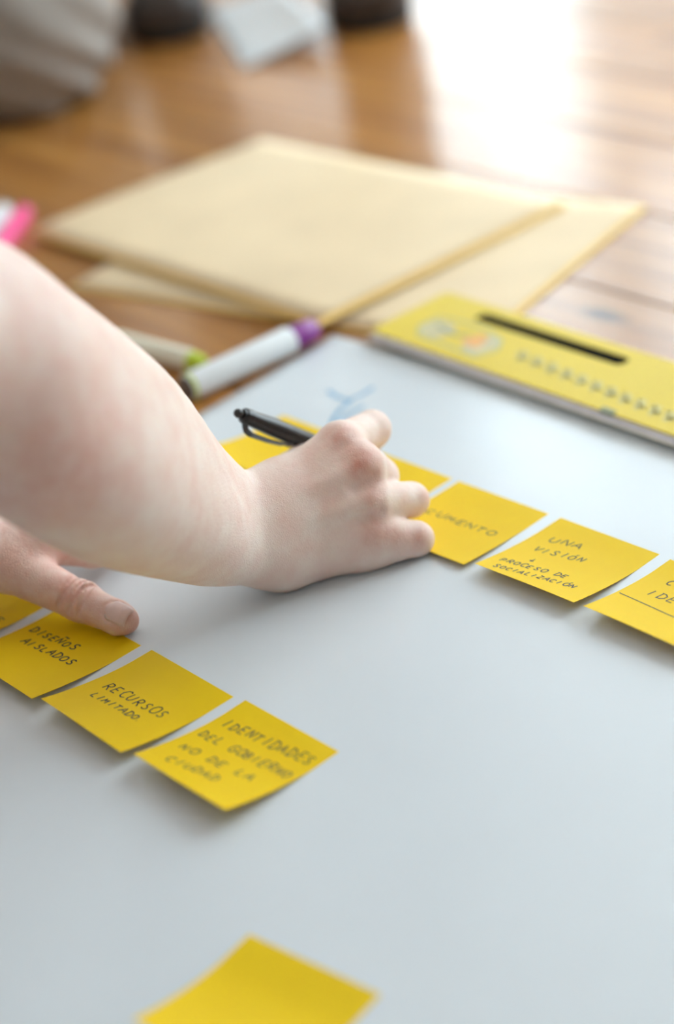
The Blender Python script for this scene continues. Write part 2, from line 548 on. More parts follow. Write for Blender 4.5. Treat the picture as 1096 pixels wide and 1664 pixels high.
def window(n, axis, pos, hole, label):
    a0, a1, z0, z1 = hole
    s = 1 if pos > 0 else -1
    w = empty('window_%d' % n, (pos, (a0 + a1) / 2, z0) if axis == 0 else ((a0 + a1) / 2, pos, z0))
    tag(w, label, 'window', kind='structure')

    def bx(name, a, b, c, d, t0, t1, m):
        p0, p1 = sorted((pos + s * t0, pos + s * t1))
        lo_, hi_ = ((p0, a, c), (p1, b, d)) if axis == 0 else ((a, p0, c), (b, p1, d))
        adopt(box(name, lo_, hi_, m), w)
    fw = 0.05
    bx('frame_stile', a0, a0 + fw, z0, z1, 0.04, 0.10, M['frame']); bx('frame_stile', a1 - fw, a1, z0, z1, 0.04, 0.10, M['frame'])
    bx('frame_rail', a0 + fw, a1 - fw, z0, z0 + fw, 0.04, 0.10, M['frame']); bx('frame_rail', a0 + fw, a1 - fw, z1 - fw, z1, 0.04, 0.10, M['frame'])
    mid = (a0 + a1) / 2
    bx('mullion', mid - 0.025, mid + 0.025, z0 + fw, z1 - fw, 0.045, 0.095, M['frame'])
    bx('pane', a0 + fw, mid - 0.025, z0 + fw, z1 - fw, 0.068, 0.072, glass); bx('pane', mid + 0.025, a1 - fw, z0 + fw, z1 - fw, 0.068, 0.072, glass)
    if n in (1, 5):                                  # unseen sheets added to dim two far windows' reflection in the floor
        bx('added_dimming_sheer', a0 - .03, a1 + .03, z0 - .02, z1 + .02, -.012, -.010, sheer)
    ld = bpy.data.lights.new('window_portal', 'AREA'); ld.shape = 'RECTANGLE'; ld.size = a1 - a0; ld.size_y = z1 - z0
    ld.cycles.is_portal = True
    lo_ = bpy.data.objects.new('window_portal', ld); COL.objects.link(lo_)
    zc = (z0 + z1) / 2
    if axis == 0:
        lo_.location = (pos + s * 0.15, mid, zc); lo_.rotation_euler = (math.pi / 2, 0, s * math.pi / 2)
    else:
        lo_.location = (mid, pos + s * 0.15, zc); lo_.rotation_euler = (-s * math.pi / 2 + math.pi * 0, 0, 0)


window(1, 1, Y1, WIN_B[1], 'tall white framed window in the far wall')
window(4, 1, Y1, WIN_B[0], 'wide white framed window in the far wall')
window(5, 1, Y1, WIN_B[2], 'high white framed window in the far wall corner')
window(2, 0, X1, WIN_R[0], 'wide white framed window nearer the front wall')
window(3, 0, X1, WIN_R[1], 'wide white framed window next to the far wall corner')

# ------------------------------------------------------------------ big white sheet
sc = np.array([0.019, 1.290])
a_ = math.radians(-47.0)
e1 = np.array([math.cos(a_), math.sin(a_)]); e2 = np.array([math.sin(a_), -math.cos(a_)])
NU, NV = 96, 80
vv, ff = [], []


def sheet_z(u, v):
    return 0.0003


for i in range(NU + 1):
    for j in range(NV + 1):
        u, v = 0.90 * i / NU, 0.72 * j / NV
        q = sc + e1 * u + e2 * v
        vv.append((q[0], q[1], sheet_z(u, v)))
for i in range(NU):
    for j in range(NV):
        k = i * (NV + 1) + j
        ff.append((k, k + 1, k + NV + 2, k + NV + 1)[::-1])
sheet = mesh('paper_sheet', vv, ff, M['paper'], None, True)
tag(sheet, 'large white easel paper sheet spread on the wooden floor', 'paper')
md = sheet.modifiers.new('thickness', 'SOLIDIFY'); md.thickness = 0.0002; md.offset = -1
ZS = 0.0004


def ribbon(pts, w, z):
    """flat pen stroke along points (x, y)"""
    pts = [np.array(p, float) for p in pts]
    vs_, fs = [], []
    for i, p in enumerate(pts):
        t = pts[min(i + 1, len(pts) - 1)] - pts[max(i - 1, 0)]
        t = t / (np.linalg.norm(t) + 1e-9); n = np.array([-t[1], t[0]])
        zz = z(p) if callable(z) else z
        for s in (-1, 1):
            q = p + n * w * 0.5 * s
            vs_.append((q[0], q[1], zz))
        if i: fs.append((2 * i - 2, 2 * i, 2 * i + 1, 2 * i - 1))
    return vs_, fs


def strokes_mesh(name, strokes, w, z, m, parent, fn=None):
    vs_, fs = [], []
    for s in strokes:
        v, f = ribbon(s, w, z)
        if fn: v = [fn(q) for q in v]
        fs += [tuple(i + len(vs_) for i in q) for q in f]; vs_ += v
    return mesh(name, vs_, fs, m, parent)


def dens(pts, n=5):
    out = []
    for a, b in zip(pts[:-1], pts[1:]):
        for i in range(n):
            t = i / n
            out.append((a[0] + (b[0] - a[0]) * t, a[1] + (b[1] - a[1]) * t))
    return out + [pts[-1]]


px = lambda *l: [tuple(P(x, y)[:2]) for x, y in l]
mk = strokes_mesh('blue_marking', [dens(px((533, 636), (548, 646), (566, 652), (588, 643), (608, 630))),
                                   dens(px((572, 652), (556, 664), (543, 680), (536, 700))),
                                   dens(px((548, 690), (570, 672), (592, 660)))], 0.0035, 0.00055, M['blueink'], sheet)

# ------------------------------------------------------------------ sticky notes
S = 0.076
GL = {  # stroke letters in a unit box, y up
    'A': [[(0, 0), (.45, 1), (.9, 0)], [(.15, .38), (.75, .36)]],
    'B': [[(.1, 0), (.1, 1), (.6, .95), (.7, .75), (.5, .55), (.1, .5)], [(.4, .52), (.8, .4), (.8, .15), (.5, 0), (.1, 0)]],
    'C': [[(.85, .85), (.6, 1), (.3, .9), (.1, .5), (.25, .1), (.55, 0), (.85, .15)]],
    'D': [[(.15, 0), (.15, 1)], [(0, .98), (.5, .95), (.85, .7), (.85, .3), (.5, .03), (.05, 0)]],
    'E': [[(.8, 1), (.15, .97), (.12, .5), (.1, 0), (.8, .03)], [(.12, .52), (.65, .52)]],
    'G': [[(.85, .85), (.6, 1), (.25, .88), (.08, .5), (.2, .1), (.55, 0), (.85, .2), (.85, .45), (.5, .45)]],
    'I': [[(.4, 0), (.45, 1)]],
    'L': [[(.2, 1), (.12, .4), (.15, .03), (.8, .03)]],
    'M': [[(.02, 0), (.15, 1), (.45, .35), (.8, 1), (.92, 0)]],
    'N': [[(.08, 0), (.12, 1), (.75, .02), (.82, 1)]],
    'O': [[(.5, 1), (.2, .88), (.05, .5), (.2, .1), (.5, 0), (.8, .12), (.92, .5), (.78, .9), (.45, 1)]],
    'P': [[(.12, 0), (.15, 1), (.65, .95), (.78, .72), (.6, .5), (.15, .45)]],
    'R': [[(.12, 0), (.15, 1), (.65, .95), (.78, .72), (.6, .52), (.15, .48), (.45, .4), (.85, 0)]],
    'S': [[(.8, .88), (.5, 1), (.2, .85), (.25, .6), (.65, .45), (.8, .2), (.5, 0), (.12, .12)]],
    'T': [[(.0, .98), (.9, 1)], [(.45, 1), (.42, 0)]],
    'U': [[(.08, 1), (.1, .3), (.3, .02), (.6, .02), (.82, .3), (.85, 1)]],
    'V': [[(.05, 1), (.42, 0), (.9, 1)]],
    'Z': [[(.08, 1), (.85, .98), (.08, .02), (.9, .02)]],
    '.': [[(.1, 0), (.2, .04)]],
    '|': [[(.45, 1.2), (.45, .2)], [(.2, .5), (.45, .2), (.72, .5)]],
    '_': [],
}
GL['Ñ'] = GL['N'] + [[(.1, 1.25), (.35, 1.36), (.55, 1.24), (.8, 1.36)]]
GL['Ó'] = GL['O'] + [[(.45, 1.2), (.75, 1.42)]]
YG = 'yellow sticky notes laid in rows'


def sticky(name, tl, ang, lift, label, texts=(), bl_extra=0.0, lines=(), flat=0.2, z0=ZS, br_extra=0.0, ink=0.0008):
    """note with its glued top strip flat on the sheet and its free lower part curling up"""
    tl = np.array(tl[:2], float)
    ex = np.array([math.cos(ang), math.sin(ang)]); ey = np.array([-ex[1], ex[0]])
    o_loc = (*tl, z0)

    def zc(u, v):
        t = np.clip((v - flat) / (1 - flat), 0, 1)
        return lift * t ** 1.7 + (bl_extra * (1 - u) + br_extra * u) * t ** 2.2 + 0.0006 * math.sin(3.1 * u + tl[0] * 40) * t

    def pt(u, v, dz=0.0):
        sh = 1 - 0.5 * (lift / S) ** 2 * 2 * max(0, v - flat)
        q = ex * (u * S) - ey * (v * S * sh)
        return (q[0], q[1], zc(u, v) + dz)
    n = 16
    vs_, fs = [], []
    for side in (0.00012, 0.0):
        for i in range(n + 1):
            for j in range(n + 1):
                vs_.append(pt(i / n, j / n, side))
    m1 = (n + 1) ** 2
    for i in range(n):
        for j in range(n):
            k = i * (n + 1) + j
            fs.append((k, k + 1, k + n + 2, k + n + 1)); fs.append((m1 + k, m1 + k + n + 1, m1 + k + n + 2, m1 + k + 1))
    rim = [(i, 0) for i in range(n)] + [(n, j) for j in range(n)] + [(i, n) for i in range(n, 0, -1)] + [(0, j) for j in range(n, 0, -1)]
    for (a, b), (c, d) in zip(rim, rim[1:] + rim[:1]):
        k0, k1 = a * (n + 1) + b, c * (n + 1) + d
        fs.append((k0, k1, m1 + k1, m1 + k0))
    o = mesh('sticky_note', vs_, fs, M['note'], None, True)
    md = o.modifiers.new('edge', 'EDGE_SPLIT'); md.split_angle = math.radians(50)
    o.location = o_loc
    tag(o, label, 'sticky note', YG)

    def uv(x, y):
        z = 0.003
        for _ in range(3):
            w = P(x, y, z0 + z)[:2] - tl
            u, v = w @ ex / S, -(w @ ey) / S
            z = zc(u, min(max(v, 0), 1))
        return u, v
    st = []
    rnd = random.Random(name)
    for s, p0, p1, hgt in texts:
        u0, v0 = uv(*p0); u1, v1 = uv(*p1)
        n_ = len(s)
        cw = (u1 - u0) / (n_ - 0.2)
        hh = hgt / S
        for i, ch in enumerate(s):
            if ch not in GL: continue
            jx, jy, js = rnd.uniform(-.05, .05), rnd.uniform(-.06, .06), rnd.uniform(.88, 1.1)
            cu = u0 + cw * i; cvv = v0 + (v1 - v0) * i / max(1, n_ - 1)
            for poly in GL[ch]:
                q = [(cu + cw * (.84 * x * js + jx + .10 * (y - .5)), cvv + hh * (0.5 - y * js + jy)) for x, y in poly]
                st.append(dens(q, 3))
    for p0, p1 in lines:
        st.append(dens([uv(*p0), uv(*p1)], 6))
    if st:
        hw = strokes_mesh('handwriting', [[(u, v) for u, v in s_] for s_ in st], ink / S, 0.0, M['ink'], o,
                          fn=lambda q: pt(q[0], q[1], 0.0002))
    return o


sticky('A', (-.1183, .8955), -.9233, .0090, 'yellow sticky note with handwritten words RECURSOS LIMITADO',
       [('RECURSOS', (174, 1114), (270, 1164), .0072), ('LIMITADO.', (151, 1128), (233, 1173), .0048)])
sticky('B', (-.0661, .8300), -.9085, .0105, 'yellow sticky note reading IDENTIDADES DEL GOBIERNO NO DE LA CIUDAD',
       [('IDENTIDADES', (366, 1174), (508, 1239), .0068), ('DEL GOBIERNO', (328, 1191), (472, 1262), .0062),
        ('NO DE LA', (296, 1212), (412, 1267), .0056), ('CIUDAD', (272, 1232), (354, 1268), .0054)])
sticky('C', (-.1709, .9621), -.9148, .0065, 'yellow sticky note reading DISEÑOS AISLADOS pressed down by a thumb',
       [('DISEÑOS', (54, 1022), (124, 1054), .0056), ('AISLADOS', (39, 1040), (120, 1078), .0056)], ink=0.00095)
sticky('N', (-.2235, 1.0287), -.9148, .0060, 'yellow sticky note mostly hidden beneath the left hand',
       [('S', (-6, 1004), (6, 1010), .0056)])
sticky('D', (.0803, 1.0322), -.8951, .0035, 'yellow sticky note with the single word DOCUMENTO',
       [('DOCUMENTO', (664, 818), (806, 869), .0055)])
sticky('E', (.1338, .9662), -.9023, .0072, 'yellow sticky note reading UNA VISIÓN above PROCESO DE SOCIALIZACIÓN',
       [('UNA', (896, 876), (948, 890), .0058), ('VISIÓN', (870, 891), (952, 912), .0058), ('|', (860, 910), (868, 914), .0035),
        ('PROCESO DE', (815, 909), (922, 939), .0045), ('SOCIALIZACIÓN', (804, 919), (934, 955), .0042)])
sticky('F', (.1854, .8994), -.9125, .0082, 'yellow sticky note with an underlined word starting IDE',
       [('C', (1086, 946), (1096, 950), .0058), ('IDE', (1055, 962), (1100, 978), .0066)], lines=[((1007, 964), (1096, 1004))])
sticky('G', tuple(P(603, 730)), -.897, .0010, 'yellow sticky note being written on beneath the right hand',
       [('S', (632, 779), (644, 783), .0045)], flat=.5)
sticky('Q', tuple(P(461, 676)), -.895, .0035, 'yellow sticky note lying behind the black pen', bl_extra=.007)
sticky('K', (-.0715, .6449), -.7471, .0125, 'blank yellow sticky note lying alone with a curled lower part', flat=.24)


# ------------------------------------------------------------------ envelopes
def envelope(c, ang, w, h, zf, th, label, taper):
    """flat filled envelope; c = far-left corner, zf(u, v) = height of its underside"""
    ex = np.array([math.cos(ang), math.sin(ang)]); ey = np.array([-ex[1], ex[0]])
    root = empty('envelope', (c[0], c[1], zf(0, 0)))
    nu, nv = 20, 14

    def pos(u, v):
        return np.array(c) + ex * w * u - ey * h * v

    def thick(u, v):
        ed = min(u, 1 - u, v * 0.7, (1 - v) * 0.7)
        return th * (0.72 + 0.28 * min(1, ed / 0.12)) * taper(u, v)
    top, bot, fs = [], [], []
    for i in range(nu + 1):
        for j in range(nv + 1):
            u, v = i / nu, j / nv
            q = pos(u, v)
            bot.append((*q, zf(u, v))); top.append((*q, zf(u, v) + thick(u, v)))
    for i in range(nu):
        for j in range(nv):
            k = i * (nv + 1) + j
            fs.append((k, k + 1, k + nv + 2, k + nv + 1))
    f = mesh('front', top, fs, M['kraft'], None, True); adopt(f, root)
    md = f.modifiers.new('t', 'SOLIDIFY'); md.thickness = 0.0004; md.offset = -1
    b = mesh('back', bot, fs, M['kraft'], None, True); adopt(b, root)
    rim = [(i, 0) for i in range(nu)] + [(nu, j) for j in range(nv)] + [(i, nv) for i in range(nu, 0, -1)] + [(0, j) for j in range(nv, 0, -1)]
    vs_, ff_ = [], []
    for a, d in rim:
        k = a * (nv + 1) + d
        u, v = a / nu, d / nv
        cq = pos(.5, .5); q = np.array(top[k][:2]); q = q + (cq - q) * 0.0035
        qb = np.array(top[k][:2]); qb = qb + (qb - cq) * 0.020 * min(1.0, .25 + max(u, v) ** 3)
        vs_ += [(*qb, bot[k][2] + .0001), (*q, top[k][2] - .0003)]
    for i in range(len(rim)):
        j = (i + 1) % len(rim)
        ff_.append((2 * i, 2 * j, 2 * j + 1, 2 * i + 1))
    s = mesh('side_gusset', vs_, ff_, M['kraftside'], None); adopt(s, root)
    # glued flap along the far short side
    fl = []
    for u in (0.0, 0.11):
        for j in range(nv + 1):
            v = j / nv
            if u > 0: v = 0.06 + v * 0.88
            q = pos(u, v)
            fl.append((*q, zf(u, v) - 0.0004 if zf(u, v) > .001 else zf(u, v)))
    fp = mesh('flap', fl, [(j, j + 1, nv + 2 + j, nv + 1 + j) for j in range(nv)], M['kraft'], None); adopt(fp, root)
    tag(root, label, 'envelope', 'kraft envelopes on the floor')
    return root


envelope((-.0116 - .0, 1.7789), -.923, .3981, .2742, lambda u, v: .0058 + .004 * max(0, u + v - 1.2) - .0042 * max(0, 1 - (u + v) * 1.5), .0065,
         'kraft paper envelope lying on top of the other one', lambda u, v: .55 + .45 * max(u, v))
e2c = np.array([-.19, 1.477]); ea = math.radians(-39)
exx = np.array([math.cos(ea), math.sin(ea)]); eyy = np.array([-exx[1], exx[0]])
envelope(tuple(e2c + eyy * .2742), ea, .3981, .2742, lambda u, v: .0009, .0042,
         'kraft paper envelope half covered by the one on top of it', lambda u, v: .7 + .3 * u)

# ------------------------------------------------------------------ easel pad header
pad_root = empty('easel_pad', (.048, 1.266, .0055))
tag(pad_root, 'yellow easel pad header with a black carrying slot lying on the sheet edge', 'easel pad')
pa = math.atan2(1.029 - 1.266, .219 - .048)
pex = np.array([math.cos(pa), math.sin(pa)]); pey = np.array([-pex[1], pex[0]])
PO = np.array([.048, 1.266])
PLn, PD = 0.60, 0.079
lp = lambda a, b, z: (*(PO + pex * a + pey * b), z)


def pad_slab(name, outline, z0, z1, m, parent):
    n = len(outline)
    vs_ = [lp(a, b, z0) for a, b in outline] + [lp(a, b, z1) for a, b in outline]
    fs = [tuple(range(n))[::-1], tuple(range(n, 2 * n))] + [(i, (i + 1) % n, n + (i + 1) % n, n + i) for i in range(n)]
    o = mesh(name, vs_, fs, m); adopt(o, parent)
    return o


def rounded(x0, x1, y0, y1, r, n=6):
    o = []
    for cx_, cy_, q in ((x1 - r, y0 + r, -90), (x1 - r, y1 - r, 0), (x0 + r, y1 - r, 90), (x0 + r, y0 + r, 180)):
        for i in range(n + 1):
            t = math.radians(q + 90 * i / n); o.append((cx_ + r * math.cos(t), cy_ + r * math.sin(t)))
    return o


# slot position from the photo
s0 = P(776, 514, .0105)[:2] - PO; s1 = P(1020, 588, .0105)[:2] - PO
sa0, sb0 = s0 @ pex, s0 @ pey; sa1, sb1 = s1 @ pex, s1 @ pey
sb = (sb0 + sb1) / 2; SW = 0.0064
# card with a real slot: four slabs around it
ZP0, ZP1, ZP2 = .0055, .0088, .0105
for i_ in range(5):                                  # the bundle of bound sheets, fanned a little at the near edge
    zz_ = ZP0 + (ZP1 - ZP0) * i_ / 5
    pad_slab('bound_sheets', [(0.002, -.0042 + .0009 * i_), (PLn, -.0042 + .0009 * i_), (PLn, PD - .002), (0.004, PD - .004)], zz_, zz_ + (ZP1 - ZP0) / 5 - .0001, M['pages'], pad_root)
pad_slab('backing_board', [(-.001, -.0046), (PLn, -.0046), (PLn, PD - .001), (0.004, PD - .003)], ZP0 - .0009, ZP0, M['paleplastic'], pad_root)
outl = rounded(-0.001, PLn, -.0006, PD, 0.006)
hole = rounded(sa0, sa1, sb - SW, sb + SW, 0.005)


def card():
    import bmesh
    bm = bmesh.new()
    ov = [bm.verts.new(lp(a, b, ZP2)) for a, b in outl]; hv = [bm.verts.new(lp(a, b, ZP2)) for a, b in hole]
    ed = [bm.edges.new((v[i], v[(i + 1) % len(v)])) for v in (ov, hv) for i in range(len(v))]
    bmesh.ops.triangle_fill(bm, edges=ed, use_beauty=True)
    bmesh.ops.recalc_face_normals(bm, faces=bm.faces)
    if bm.faces[:][0].normal.z < 0: bmesh.ops.reverse_faces(bm, faces=bm.faces)
    me = bpy.data.meshes.new('cover'); bm.to_mesh(me); bm.free()
    o = link('cover', me, M['card'])
    md = o.modifiers.new('t', 'SOLIDIFY'); md.thickness = .0016; md.offset = -1
    return adopt(o, pad_root)


cover = card()
# printed marks on the cover
def print_poly(name, pts, m):
    vs_ = [(*P(x, y, ZP2)[:2], ZP2 + .00015) for x, y in pts]
    o = mesh(name, vs_, [tuple(range(len(pts)))], m); adopt(o, pad_root)
    return o


def print_strokes(name, polys, w, m, dz=.0002):
    st = [dens([tuple(P(x, y, ZP2)[:2]) for x, y in q], 4) for q in polys]
    o = strokes_mesh(name, st, w, ZP2 + dz, m, None); adopt(o, pad_root)
    return o


print_poly('printed_panel', [(752, 556), (800, 545), (814, 555), (806, 566), (772, 577), (752, 569)], M['print_pale'])
print_poly('printed_panel', [(682, 528), (714, 519), (742, 530), (738, 543), (704, 550), (686, 543)], M['print_pale'])
print_strokes('printed_outline', [[(680, 545), (682, 530), (714, 515), (748, 522), (790, 535), (816, 553), (808, 570), (774, 581), (745, 570), (712, 556), (680, 545)]], .0026, M['print_grey'])
print_strokes('printed_outline', [[(712, 528), (728, 540), (744, 545), (766, 546)]], .0028, M['print_dark'], .0003)
print_poly('printed_patch', [(750, 552), (786, 543), (794, 552), (776, 566), (756, 560)], M['print_orange']).location.z += .0001
# soft grey lettering line running along the header
letters = []
for i in range(11):
    x0_ = 842 + i * 24; y0_ = 577 + i * 9.8
    letters.append([(x0_, y0_ + 10), (x0_ + 5, y0_ - 6), (x0_ + 14, y0_ - 3), (x0_ + 12, y0_ + 8), (x0_ + 3, y0_ + 3)])
print_strokes('printed_lettering', letters, .0040, M['print_soft'])
# black handle seen in the slot, and a little clip on the near edge
pad_slab('slot_lining', rounded(sa0 - .0005, sa1 + .0005, sb - SW - .0005, sb + SW + .0005, .005), ZP1 + .00005, ZP2 - .0004, M['darkslot'], pad_root)
cq = P(985, 670, ZP2)[:2] - PO
pad_slab('staple', rounded(cq @ pex - .006, cq @ pex + .006, -.0018, .003, .001), ZP1, ZP2 + .0006, M['print_dark'], pad_root)


# ------------------------------------------------------------------ markers
def marker(tip, tail, r, capmat, barrel, plug, caplen, label, ring=None):
    """tip = coloured end, tail = other end, axis points already lifted by r"""
    tip = np.array(tip, float); tail = np.array(tail, float)
    ax = tip - tail; L = np.linalg.norm(ax); ax /= L
    root = empty('marker', (tail[0], tail[1], 0))
    revolve('barrel', [(.004, r * .96), (.006, r), (L - caplen - .003, r), (L - caplen, r * .93), (L - caplen, r * .7)], tail, ax, barrel, parent=root)
    revolve('end_plug', [(0, r * .45), (.001, r * .82), (.006, r * .86), (.006, r * .4)], tail, ax, plug, parent=root)
    if ring: revolve('colour_ring', [(.0052, r * 1.02), (.0072, r * 1.02)], tail, ax, ring, parent=root)
    revolve('cap', [(L - caplen, r * .86), (L - caplen + .003, r * .88), (L - .003, r * .80), (L, r * .6), (L, r * .3)], tail, ax, capmat, parent=root)
    tag(root, label, 'marker', 'markers on the floor')
    return root


def onz(x, y, z): return P(x, y, z)


marker(onz(513, 533, .0105), onz(297, 634, .0105), .0105, M['purple'], M['whiteplastic'], M['darkplug'], .024,
       'white marker with a purple cap beside the paper sheet', ring=M['lime'])
marker(onz(331, 592, .0085), onz(185, 553, .0085), .0085, M['lime'], M['paleplastic'], M['lime'], .013,
       'pale marker with a lime green cap behind the forearm')
pk = np.array([-.2415, 1.672, .0085]); pk0 = np.array([-.268, 1.545, .0085])
marker(pk, pk0, .0085, M['pink'], M['pink'], M['whiteplastic'], .02, 'bright pink marker lying by the envelope corner')
sh_ = np.array([-.0205, .006, 0])
marker(pk + sh_ + np.array([0, .004, .001]), pk0 + sh_ + np.array([0, .004, .001]), .0095, M['whiteplastic'], M['whiteplastic'], M['darkplug'], .02,
       'plain white marker lying against the pink one')

# ------------------------------------------------------------------ pen
pen_tip = P(622, 767, .0012); pen_top = D(386, 671, 1.105)
pax = pen_tip - pen_top; pLen = np.linalg.norm(pax); pax /= pLen
pen = empty('ballpoint_pen', pen_tip)
tag(pen, 'black ballpoint pen with a clip held in the right hand', 'pen')
R_ = .0060
revolve('barrel', [(.004, R_ * .55), (.006, R_ * .70), (.012, R_ * .82), (.030, R_ * .98), (.045, R_), (pLen - .028, R_), (pLen - .018, R_ * .8)], pen_top, pax, M['blackplastic'], parent=pen)
revolve('grip_cone', [(pLen - .020, R_ * .82), (pLen - .006, R_ * .42), (pLen - .003, R_ * .25)], pen_top, pax, M['blackplastic'], parent=pen)
revolve('nib', [(pLen - .004, .0009), (pLen - .0006, .0006), (pLen, .0003)], pen_top, pax, M['steel'], parent=pen)
revolve('push_button', [(-.0022, .0008), (-.0012, .0022), (.0005, .0029), (.0025, .0028), (.004, .0020), (.006, .0026)], pen_top, pax, M['blackplastic'], parent=pen)
# clip: a bar that springs from the collar and runs beside the barrel, on the side facing down in the picture
cdir = -CU - (-CU @ pax) * pax; cdir /= np.linalg.norm(cdir)
cdir = cdir + (-FW) * .35; cdir -= (cdir @ pax) * pax; cdir /= np.linalg.norm(cdir)
cs = np.cross(pax, cdir)


def bar(pts, wd, th):
    vs_, fs = [], []
    for i, (s, o) in enumerate(pts):
        c = pen_top + pax * s + cdir * o
        w_ = wd[i]
        for a, b in ((-w_, -th), (w_, -th), (w_, th), (-w_, th)):
            vs_.append(c + cs * a + cdir * b)
        if i:
            k = 4 * i
            for q in range(4):
                fs.append((k - 4 + q, k - 4 + (q + 1) % 4, k + (q + 1) % 4, k + q))
    fs += [(3, 2, 1, 0), tuple(len(vs_) - 4 + q for q in range(4))]
    return vs_, fs


v, f = bar([(.0062, .001), (.0066, .0060), (.008, .0092), (.012, .0106), (.028, .0100), (.040, .0086), (.044, .0074), (.048, .0072)],
           [.0022, .0022, .0021, .002, .0019, .0018, .0017, .0015], .0007)
cl = mesh('clip', v, f, M['blackplastic']); adopt(cl, pen)
revolve('collar', [(.0055, R_ * .6), (.006, R_ * .80), (.0105, R_ * .88), (.011, R_ * .8)], pen_top, pax, M['blackplastic'], parent=pen)

# ------------------------------------------------------------------ person writing (right arm over left hand)
MM = 0.001
mc = [D(553, 719, 1.099), D(588, 757, 1.091), D(601, 813, 1.091), D(606, 864, 1.097)]
cp = [D(455, 797, 1.095), D(450, 822, 1.088), D(449, 862, 1.088), D(455, 900, 1.094)]
palm = blend(.014,
             cone(cp[0], mc[0], .0150, .0118), cone(cp[1], mc[1], .0155, .0125),
             cone(cp[2], mc[2], .0155, .0118), cone(cp[3], mc[3], .0160, .0110),
             cone(D(475, 906, 1.100), D(592, 888, 1.105), .0172, .0120), cone(D(592, 888, 1.105), P(645, 884, .0112), .0118, .0100),
             cone(D(470, 850, 1.108), D(560, 800, 1.118), .016, .014))
# finger chains: middle joint, end joint, tip
index = chain([mc[0], D(604, 698, 1.134), D(592, 724, 1.158), D(586, 744, 1.170)], [.0120, .0116, .0095, .0080], .003)
middle = chain([mc[1], D(617, 774, 1.124), D(600, 790, 1.150), D(590, 790, 1.168)], [.0128, .0112, .0092, .0080], .004)
ring = chain([mc[2], D(669, 813, 1.121), D(636, 822, 1.141), D(606, 815, 1.150)], [.0112, .0101, .0088, .0076], .003)
pinky = chain([mc[3], P(677, 876, .0110), D(654, 868, 1.114), D(632, 862, 1.119)], [.0106, .0100, .0080, .0070], .003)
thumb = chain([D(450, 790, 1.110), D(500, 752, 1.150), D(545, 765, 1.178), D(572, 770, 1.190)], [.016, .0125, .0105, .0088], .006)
wrA, wrB = D(408, 835, 1.087), D(434, 894, 1.091)
pxr = lambda r, d: r * d / F
A_px = [(405, 835, 1.087, 40), (304, 758, 1.050, 60), (217, 677, .995, 86), (125, 635, .940, 117), (25, 575, .890, 130), (-76, 508, .850, 136)]
B_px = [(430, 897, 1.091, 48), (356, 886, 1.060, 64), (305, 857, 1.030, 88), (215, 813, .975, 114), (143, 771, .930, 128), (45, 705, .885, 136)]
A_ = [D(x, y, d) for x, y, d, r in A_px]; B_ = [D(x, y, d) for x, y, d, r in B_px]
rA = [pxr(r, d) for x, y, d, r in A_px]; rB = [pxr(r, d) for x, y, d, r in B_px]
fore = blend(.016, chain(*spline(A_, rA), .004), chain(*spline(B_, rB), .004), chain(*spline([(a + b) / 2 for a, b in zip(A_, B_)], [(x + y) / 2 for x, y in zip(rA, rB)]), .004))
elbow = (A_[-1] + B_[-1]) / 2 + np.array([-.012, -.006, .012])
shR = np.array([-.30, .56, .47])
upper = blend(.02, cone((A_[-1] + B_[-1]) / 2, elbow, .044, .046), cone(elbow, shR, .046, .060))
heel = blend(.012, cone(wrA, cp[0], .0150, .0150), cone(wrB, cp[3], .0170, .0165), cone((wrA + wrB) / 2, cp[1], .0175, .017), cone((wrA + wrB) / 2, cp[2], .0175, .0175))
body_r = blend(.014, fore, upper)
body_r = blend(.012, body_r, heel)
palm_all = blend(.010, palm, heel)
fing = blend(.0012, index, middle, ring, pinky)
TOW = -FW
knuck = blend(.008, *[ball(mc[i] + TOW * dz, r) for i, dz, r in ((0, .0025, .0098), (1, .0025, .0102), (2, .002, .0092), (3, .002, .0092))])
pipk = blend(.003, ball(D(672, 811, 1.117), .0092), ball(P(679, 874, .0120), .0090), ball(D(606, 696, 1.130), .0102), cone(D(600, 763, 1.102), D(614, 775, 1.118), .0126, .0116), cone(mc[2], D(664, 812, 1.116), .0112, .0104), cone(mc[3], P(668, 875, .0115), .0108, .0100))
tend = [cone(cp[i] + TOW * (.0135 if i else .012), mc[i] + TOW * .0100, .0022, .0026) for i in range(4)]
hand_r = blend(.006, palm_all, fing)
hand_r = blend(.006, hand_r, thumb)
hand_r = blend(.005, hand_r, knuck)
hand_r = blend(.003, hand_r, pipk)
for t_ in tend: hand_r = blend(.006, hand_r, t_)
# dimples between the knuckles
for a, b in ((1, 2), (2, 3)):
    c0 = (mc[a] + mc[b]) / 2 + TOW * .0145
    hand_r = carve(hand_r, cone(c0 + (cp[a] - mc[a]) * .12, c0 + (mc[a] - cp[a]) * .10, .0022, .0026), .006)
right = blend(.012, body_r, hand_r)


def rightf(p):
    d = right(p)
    return np.maximum(d, .0012 - p[:, 2])


